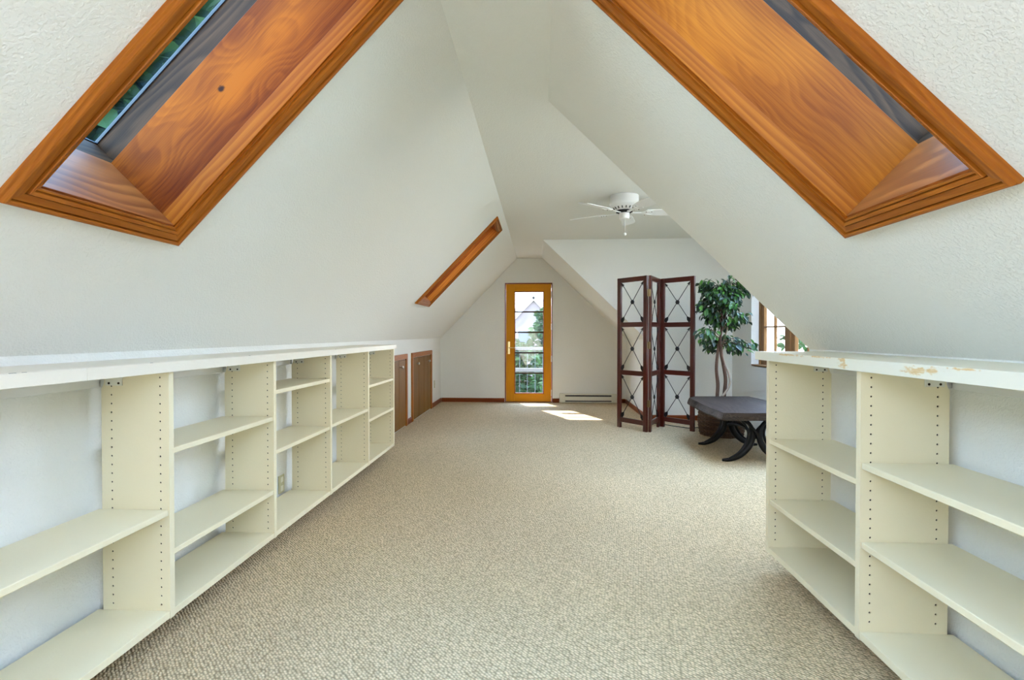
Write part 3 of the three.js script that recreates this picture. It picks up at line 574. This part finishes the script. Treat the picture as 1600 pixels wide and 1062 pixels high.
// ---------------------------------------------------------------- coffee table
{
  const ox = 1.91, oz = -5.0, t = thing('coffee_table', 'low coffee table with thick dark live-edge slab on black horn-shaped iron legs', 'coffee table', [ox, 0, oz]);
  const corner = [[1.561, -4.423], [2.255, -4.44], [2.285, -5.25], [2.244, -5.62], [1.665, -5.592], [1.574, -5.472], [1.552, -5.0]].map(([x, z]) => [x - ox, z - oz]);
  const ring = [], N = 14;
  corner.forEach((c, i) => { const d = corner[(i + 1) % corner.length]; for (let k = 0; k < N; k++) { const f = k / N, e = i >= 5 || i === 1 || i === 2 ? 0.012 : 0.003, q = e * (fbm(i * 7 + f * 4, 3, 3) - 0.5) * Math.sin(f * Math.PI) * 2; ring.push([mix(c[0], d[0], f) + q, mix(c[1], d[1], f)]); } });
  const outAt = (k, y) => { const [x, z] = ring[k % ring.length], f = x < -0.2 ? 0.026 : 0.006, n = (fbm(k * 0.35, y * 40, 2) - 0.5) * 0.01; const e = y === 0 ? 0 : (0.46 - 0.0) ? 1 : 0; return [x, z, f, n, e]; };
  const levels = [[0.46, 0], [0.452, 0.12], [0.43, 0.55], [0.408, 0.9], [0.394, 0.8]], pos = [], uv = [];
  const P = (k, l) => { const [x, z] = ring[k % ring.length], [y, o] = levels[l], f = x < -0.25 ? 0.024 : 0.004, n = l ? (fbm(k * 0.45, l * 3.1, 2) - 0.5) * 0.008 : 0, m = Math.hypot(x, z); return [x + x / m * (f * o + n) - (x < -0.25 ? f * o * 0.3 : 0), y, z + z / m * (f * o * 0.25 + n)]; };
  for (let k = 0; k < ring.length; k++) for (let l = 0; l + 1 < levels.length; l++) { const a = P(k, l), b = P(k + 1, l), c = P(k, l + 1), d = P(k + 1, l + 1); for (const q of [a, b, c, c, b, d]) { pos.push(...q); uv.push(q[2] + q[0], q[1]); } }
  const eg = new THREE.BufferGeometry(); eg.setAttribute('position', new THREE.Float32BufferAttribute(pos, 3)); eg.setAttribute('uv', new THREE.Float32BufferAttribute(uv, 2)); eg.computeVertexNormals();
  const flat = (l) => { const g = new THREE.ShapeGeometry(new THREE.Shape(ring.map((_, k) => { const p = P(k, l); return new THREE.Vector2(p[0], -p[2]); }))); g.rotateX(-Math.PI / 2); g.translate(0, levels[l][0], 0); return uvBox(g, 2); };
  const top = part('slab_top', [flat(0), flat(4)], M.slab, t);
  part('live_edge', eg, M.slabEdge, top);
  for (const z of [-4.62, -5.30]) for (const s of [-1, 1]) {
    const pts = [[0.29, 0.012], [0.225, 0.018], [0.14, 0.055], [0.06, 0.13], [0.026, 0.215], [0.035, 0.30], [0.085, 0.365], [0.12, 0.394]];
    part('horn_leg', limb(pts.map(([x, y]) => [s * x, y, z - oz + (s > 0 ? 0.012 : -0.012) * (y > 0.1 && y < 0.32 ? 1 : 0.4)]), [0.011, 0.018, 0.026, 0.028, 0.026, 0.02, 0.015, 0.012], 10, 32), M.iron, t);
    const strand = [[0.24, 0.03], [0.155, 0.085], [0.10, 0.16], [0.075, 0.235], [0.085, 0.30], [0.13, 0.36], [0.17, 0.394]];
    part('horn_strand', limb(strand.map(([x, y]) => [s * x, y, z - oz - s * 0.018]), [0.008, 0.011, 0.012, 0.012, 0.011, 0.009, 0.008], 8, 28), M.iron, t);
    part('brace', limb([[s * 0.035, 0.17], [s * 0.0, 0.25], [-s * 0.06, 0.325], [-s * 0.165, 0.394]].map(([x, y]) => [x, y, z - oz + s * 0.022]), [0.014, 0.013, 0.011, 0.009], 8, 20), M.iron, t);
  }
  part('stretcher', limb([[0, 0.22, -4.62 - oz], [0.02, 0.25, -4.9 - oz], [0.02, 0.25, -5.05 - oz], [0, 0.22, -5.30 - oz]], [0.018, 0.015, 0.015, 0.018], 8, 16), M.iron, t);
  for (const k of [0, 1, 2]) part('wire_loop', limb([[0.03 + k * 0.02, 0.27, -4.66 - oz], [0.06 + k * 0.05, 0.235 - k * 0.025, -4.85 - oz], [0.07 + k * 0.05, 0.225 - k * 0.03, -5.0 - oz], [0.06 + k * 0.05, 0.235 - k * 0.025, -5.12 - oz], [0.03 + k * 0.02, 0.27, -5.27 - oz]], [0.005, 0.005], 6, 24), M.iron, t);
  for (const z of [-4.62, -5.30]) part('mounting_bar', bx(-0.26, 0.26, 0.382, 0.395, z - oz - 0.025, z - oz + 0.025, 0.003), M.iron, t);
}

// ---------------------------------------------------------------- wicker basket and ficus
const BK = [2.035, -5.845];
{
  const t = thing('wicker_basket', 'round dark brown wicker basket on the carpet behind the coffee table', 'basket', [BK[0], 0, BK[1]]);
  const rad = (y) => 0.216 + 0.018 * Math.sin(y / 0.3 * Math.PI) + y * 0.03, H = 0.30, rows = 15, stakes = 30;
  const weave = [[], []];
  for (let r = 0; r < rows; r++) {
    const y = 0.012 + r * (H - 0.03) / rows, pts = [];
    for (let k = 0; k < stakes * 2; k++) { const a = k / (stakes * 2) * Math.PI * 2, q = rad(y) + 0.006 * Math.sin(k * Math.PI / 2 + Math.PI / 4) * ((r % 2) * 2 - 1) * 1.4; pts.push(V(Math.cos(a) * q, y + 0.002 * Math.sin(k * 2.1 + r), Math.sin(a) * q)); }
    const g = new THREE.TubeGeometry(new THREE.CatmullRomCurve3(pts, true), 120, 0.0092, 5, true); weave[r % 3 ? 0 : 1].push(g);
  }
  part('weave', weave[0], M.basket, t).userData.kind = 'stuff'; part('weave', weave[1], M.basketB, t).userData.kind = 'stuff';
  const st = []; for (let k = 0; k < stakes; k++) { const a = (k + 0.5) / stakes * Math.PI * 2; st.push(limb([0.004, 0.1, 0.2, H].map((y) => [Math.cos(a) * rad(y), y, Math.sin(a) * rad(y)]), [0.006, 0.006, 0.006, 0.006], 5, 6)); }
  part('stakes', st, M.basket, t).userData.kind = 'stuff';
  for (const k of [0, 1]) { const pts = []; for (let i = 0; i < 40; i++) { const a = i / 40 * Math.PI * 2; pts.push(V(Math.cos(a) * (rad(H) + 0.006 * Math.sin(i * 1.6 + k * Math.PI)), H + 0.006 * Math.cos(i * 1.6 + k * Math.PI), Math.sin(a) * (rad(H) + 0.006 * Math.sin(i * 1.6 + k * Math.PI)))); } part('rim', new THREE.TubeGeometry(new THREE.CatmullRomCurve3(pts, true), 120, 0.011, 6, true), M.basketB, t); }
  part('basket_floor', lathe([[0, 0.004], [0.22, 0.004], [0.22, 0.016], [0, 0.016]], 28), M.basket, t);
}
const leafGeo = (L, W, curl) => {
  const rows = [[0, 0], [0.25, 0.36], [0.5, 0.5], [0.75, 0.34], [1, 0]], pos = [];
  const at = (k, s) => [s * rows[k][1] * W, 0.10 * L * Math.abs(s) * (rows[k][1] * 2) - curl * L * rows[k][0] ** 2, rows[k][0] * L];
  for (let k = 0; k < 4; k++) for (const s of [1, -1]) { const a = at(k, 0), b = at(k + 1, 0), c = at(k, s), d = at(k + 1, s); const f = s > 0 ? [a, b, d, a, d, c] : [a, d, b, a, c, d]; f.forEach((p) => pos.push(...p)); }
  const g = new THREE.BufferGeometry(); g.setAttribute('position', new THREE.Float32BufferAttribute(pos, 3)); g.setAttribute('uv', new THREE.Float32BufferAttribute(new Float32Array(pos.length / 3 * 2), 2)); g.computeVertexNormals();
  return g;
};
{
  const t = thing('ficus_tree', 'tall artificial ficus with twisted trunks and glossy green leaves in the wicker basket', 'potted tree', [BK[0], 0, BK[1]]);
  part('soil', lathe([[0, 0.022], [0.205, 0.022], [0.2, 0.215], [0.12, 0.235], [0, 0.24]], 24), M.moss, t);
  part('trunk', limb([[-0.045, 0.2, 0], [-0.05, 0.42, 0.01], [-0.04, 0.56, 0.0], [-0.06, 0.74, 0.01], [-0.04, 0.95, 0.0], [0.01, 1.2, -0.03], [0.0, 1.5, 0.0], [0.03, 1.72, 0.02]], [0.021, 0.019, 0.02, 0.018, 0.016, 0.012, 0.009, 0.005], 9, 40), M.bark, t);
  part('trunk', limb([[0.02, 0.2, -0.01], [0.035, 0.45, -0.01], [0.045, 0.62, 0.0], [0.02, 0.8, -0.01], [-0.01, 0.92, 0.01], [-0.03, 1.1, 0.05], [0.02, 1.4, 0.06], [-0.05, 1.65, 0.02]], [0.022, 0.02, 0.02, 0.018, 0.016, 0.012, 0.009, 0.005], 9, 40), M.bark, t);
  part('trunk', limb([[-0.12, 0.21, 0.04], [-0.07, 0.36, 0.05], [0.02, 0.47, 0.045], [0.075, 0.56, 0.03], [0.08, 0.68, 0.0], [0.04, 0.8, -0.03], [0.02, 0.95, -0.04], [0.07, 1.2, -0.02]], [0.012, 0.012, 0.013, 0.013, 0.012, 0.011, 0.009, 0.006], 8, 40), M.vine, t);
  const twigs = [], leaves = [];
  seed = 4242;
  for (let i = 0; i < 62; i++) {
    const y0 = rr(0.98, 1.62), a = rr(0, Math.PI * 2), up = (y0 - 0.98) / 0.64;
    const R = mix(0.36, 0.24, Math.max(0, up - 0.4) / 0.6) * rr(0.55, 1.0), dy = rr(-0.02, 0.24) - (y0 < 1.1 ? 0.16 * rnd() : 0);
    const p0 = V(rr(-0.03, 0.03), y0, rr(-0.03, 0.03)), p2 = V(Math.cos(a) * R, Math.min(1.8, y0 + dy), Math.sin(a) * R), p1 = p0.clone().lerp(p2, 0.5).add(V(0, 0.07, 0));
    const c = new THREE.QuadraticBezierCurve3(p0, p1, p2);
    twigs.push(limb([p0.toArray(), p1.clone().lerp(p0.clone().lerp(p2, 0.5), 0.5).toArray(), p2.toArray()], [0.005, 0.003, 0.0015], 5, 8));
    const n = 15 + Math.floor(rnd() * 8);
    for (let k = 0; k < n; k++) {
      const q = c.getPoint(rr(0.28, 1.03)); q.add(V(rr(-0.04, 0.04), rr(-0.05, 0.025), rr(-0.04, 0.04)));
      const la = a + rr(-1.3, 1.3), pitch = rr(-1.35, -0.15);
      const dir = V(Math.cos(la) * Math.cos(pitch), Math.sin(pitch), Math.sin(la) * Math.cos(pitch));
      leaves.push([q, dir, rr(0, 6.28), rr(0.75, 1.15)]);
    }
  }
  part('twigs', twigs, M.bark, t).userData.kind = 'stuff';
  const variants = [leafGeo(0.088, 0.046, 0.10), leafGeo(0.078, 0.042, 0.2), leafGeo(0.07, 0.038, 0.05)];
  const camL = V(0, 1.13, 0).sub(t.position), key = ([q]) => q.distanceTo(camL) - 0.15 * Math.hypot(q.x, q.y - 1.4);
  leaves.sort((a, b) => key(a) - key(b));
  const place = ([q, dir, roll, s]) => {
    const z = dir, x = V(0, 1, 0).cross(z).normalize(), y = z.clone().cross(x), m = new THREE.Matrix4().makeBasis(x, y, z);
    m.multiply(new THREE.Matrix4().makeRotationZ((roll - 3.14) * 0.22)).scale(V(s, s, s)).setPosition(q);
    return m;
  };
  leaves.slice(0, 300).forEach((l, i) => {
    const m = new THREE.Mesh(variants[i % 3], M.leaf[[0, 1, 0, 2, 1, 0][Math.floor(rnd() * 6)]]); m.name = i ? 'leaf_' + String(i).padStart(3, '0') : 'leaf';
    place(l).decompose(m.position, m.quaternion, m.scale); t.add(m);
  });
  const rest = leaves.slice(300);
  [0, 1, 2].forEach((k) => {
    const mine = rest.filter((_, i) => [0, 1, 0, 2, 1, 0][i % 6] === k), im = new THREE.InstancedMesh(variants[k], M.leaf[k], mine.length);
    im.name = k ? 'foliage_00' + k : 'foliage'; im.userData.kind = 'stuff'; mine.forEach((l, i) => im.setMatrixAt(i, place(l))); t.add(im);
  });
}
// cable on the carpet behind the screen
{
  const t = thing('cable', 'thin black cable lying on the carpet behind the folding screen', 'cable');
  part('cord', limb([[1.42, 0.005, -6.52], [1.56, 0.005, -6.42], [1.68, 0.005, -6.30], [1.80, 0.005, -6.22], [1.98, 0.005, -6.32], [2.2, 0.005, -6.5], [2.44, 0.005, -6.6]], [0.0045, 0.0045], 6, 60), M.iron, t);
}

// ---------------------------------------------------------------- outside
struct('lawn', (() => { const g = new THREE.BoxGeometry(140, 0.3, 140); g.translate(0, -3.15, -10); return uvBox(g); })(), M.grass, 'green lawn far below the attic windows', 'lawn');
{
  const t = thing('balcony', 'pale balcony deck with white railing beyond the glazed door', 'balcony', [0, 0, ZF - 0.15]);
  for (let k = 0; k < 13; k++) part('deck_board', bx(-1.5, 1.3, -0.13, -0.10, -0.02 - k * 0.145, -0.155 - k * 0.145, 0.004, 0), M.deck, t);
  for (const x of [-1.45, 1.25]) part('post', bx(x - 0.045, x + 0.045, -0.2, 0.95, -1.9, -1.81, 0.005, 1), M.railing, t);
  part('top_rail', bx(-1.5, 1.3, 0.80, 0.86, -1.9, -1.81, 0.006, 0), M.railing, t);
  part('bottom_rail', bx(-1.5, 1.3, 0.36, 0.43, -1.89, -1.82, 0.006, 0), M.railing, t);
  for (let k = 0; k < 17; k++) part('baluster', bx(-1.36 + k * 0.158, -1.348 + k * 0.158, -0.12, 0.81, -1.862, -1.85, 0.002, 1), M.alu, t);
  for (const x of [-1.45, 1.25]) for (const z of [-1.86, -0.1]) part('leg', bx(x - 0.05, x + 0.05, -3.0, -0.13, z - 0.05, z + 0.05, 0.004, 1), M.railing, t);
}
{
  const t = thing('pergola', 'white pergola beams above the balcony, out of the door view', 'pergola', [0, 0, ZF - 1.5]);
  part('beam', bx(-1.6, 1.4, 2.02, 2.36, -0.04, 0.04, 0.006, 0), M.railing, t);
  part('beam', bx(-1.6, 1.4, 3.22, 3.5, -0.04, 0.04, 0.006, 0), M.railing, t);
  part('slat', bx(-0.9, -0.2, 2.63, 2.69, -0.03, 0.03, 0.004, 0), M.railing, t);
  for (const x of [-1.55, 1.35]) part('post', bx(x - 0.05, x + 0.05, -0.1, 3.5, -0.05, 0.05, 0.006, 1), M.railing, t);
}
{
  const t = thing('garden_house', 'pale gabled garden house with white trim seen through the door glass', 'house', [-0.35, -3, -30]);
  const w = 1.55, e = 4.7, a = 6.3;
  part('wall', slabOf([[-w, 0], [w, 0], [w, e], [0, a], [-w, e]], [], 5, basisOf(V(1, 0, 0), V(0, 1, 0), V(0, 0, 1), V(0, 0, -5))), M.siding, t);
  for (const s of [-1, 1]) { const g = bx(-0.02, Math.hypot(w, a - e) + 0.35, -0.16, 0.16, 0.0, 0.12, 0.01); g.rotateZ(-Math.atan2(a - e, w)); if (s < 0) g.rotateY(Math.PI), g.translate(0, 0, 0.12); g.translate(0, a + 0.03, 0.01); part('rake_board', g, M.white, t); }
  for (const s of [-1, 1]) { const g = bx(-0.02, Math.hypot(w, a - e) + 0.45, 0.12, 0.22, -5.2, 0.25, 0.01); g.rotateZ(-Math.atan2(a - e, w)); if (s < 0) { g.rotateY(Math.PI); g.translate(0, 0, -4.95); } g.translate(0, a + 0.08, 0); part('roof', g, M.roofing, t); }
  for (const s of [-1, 1]) part('corner_board', bx(s * w - 0.1, s * w + 0.1, 0, e, -0.1, 0.03, 0.01), M.white, t);
  const wf = part('window_frame', [bx(-1.0, -0.1, 3.0, 4.4, -0.02, 0.05, 0.01)], M.white, t);
  part('window_glass', bx(-0.92, -0.18, 3.08, 4.32, 0.02, 0.06), M.alu, wf);
}
const gardenLeaf = [leafGeo(0.22, 0.14, 0.1), leafGeo(0.18, 0.12, 0.2), leafGeo(0.26, 0.15, 0.05)];
function gardenTree(name, label, x, z, base, top, r, n, tone, y0 = -3, sc = 1, cat = 'tree') {
  const t = thing(name, label, cat, [x, y0, z]);
  part('trunk', limb([[0, 0, 0], [0.06, (base - y0) * 0.5, 0.03], [-0.04, base - y0 + (top - base) * 0.3, 0], [0.02, (top - y0) * 0.85, 0]], [0.05 + r * 0.06, 0.04 + r * 0.05, 0.03 + r * 0.03, 0.02], 8, 12), M.bark, t);
  const blobs = []; const nb = 14;
  for (let k = 0; k < nb; k++) { const f = k / (nb - 1), y = mix(base, top, f), q = r * Math.sqrt(Math.max(0.08, 1 - (2 * f - 0.85) ** 2 / 1.6)); const a = rnd() * 6.28, d = q * 0.55 * Math.sqrt(rnd()); blobs.push([Math.cos(a) * d, y, Math.sin(a) * d, q * rr(0.5, 0.75)]); }
  const im = gardenLeaf.map((g, k) => { const m = new THREE.InstancedMesh(g, M.gardenLeaf[(k + tone) % 3], Math.floor(n / 3)); m.name = k ? 'foliage_00' + k : 'foliage'; m.userData.kind = 'stuff'; t.add(m); return m; });
  const m4 = new THREE.Matrix4(), qn = new THREE.Quaternion(), e = new THREE.Euler();
  for (const m of im) for (let i = 0; i < m.count; i++) {
    const b = blobs[Math.floor(rnd() * nb)], u = rr(-1, 1), a = rnd() * 6.28, rad = b[3] * Math.cbrt(rr(0.25, 1)), s = Math.sqrt(1 - u * u), k = sc * rr(0.7, 1.3);
    e.set(rr(-1.2, 1.2), rnd() * 6.28, rr(-0.6, 0.6)); qn.setFromEuler(e);
    m4.compose(V(b[0] + Math.cos(a) * s * rad, b[1] - y0 + u * rad * 0.8, b[2] + Math.sin(a) * s * rad), qn, V(k, k, k)); m.setMatrixAt(i, m4);
  }
  return t;
}
seed = 99;
gardenTree('garden_tree', 'leafy green tree in front of the pale garden house, behind the door glass', 0.75, -20, -2.0, 2.1, 1.25, 3400, 1);
gardenTree('garden_tree', 'wide hedge-like tree low beyond the balcony railing', -0.6, -16, -2.6, 0.55, 1.5, 2600, 0);
gardenTree('garden_tree', 'low green shrub in front of the lawn beyond the balcony', 0.5, -13.2, -2.8, -0.2, 1.1, 2000, 1);
gardenTree('garden_tree', 'tall dense tree shading the near skylight over the longer bookcase', -4.5, -6.0, 2.2, 6.4, 1.8, 9000, 0, -3, 1.8);
gardenTree('garden_tree', 'tall slender tree shading the distant skylight', -5.4, -15.4, 8.5, 14.5, 1.9, 9000, 0, -3, 1.6);
gardenTree('garden_tree', 'tree crown in the sky seen through the skylight glass', -6.6, -4.0, 1.5, 5.6, 2.0, 8000, 1, -3, 1.5);
gardenTree('garden_tree', 'tree crown beyond the skylight above the shorter bookcase', 5.6, -2.2, 1.6, 6.2, 2.0, 7000, 1, -3, 1.5);
gardenTree('garden_tree', 'grey green tree outside the casement window', 9.5, -12.5, -2, 2.6, 2.4, 5000, 2, -3, 1.3);
gardenTree('garden_tree', 'second grey green tree outside the casement window, nearer the house corner', 12.5, -20.5, -2, 3.4, 2.6, 5000, 1, -3, 1.3);

scene.traverse((o) => { if (o.isMesh) { o.castShadow = true; o.receiveShadow = true; } });
renderer.render(scene, camera);
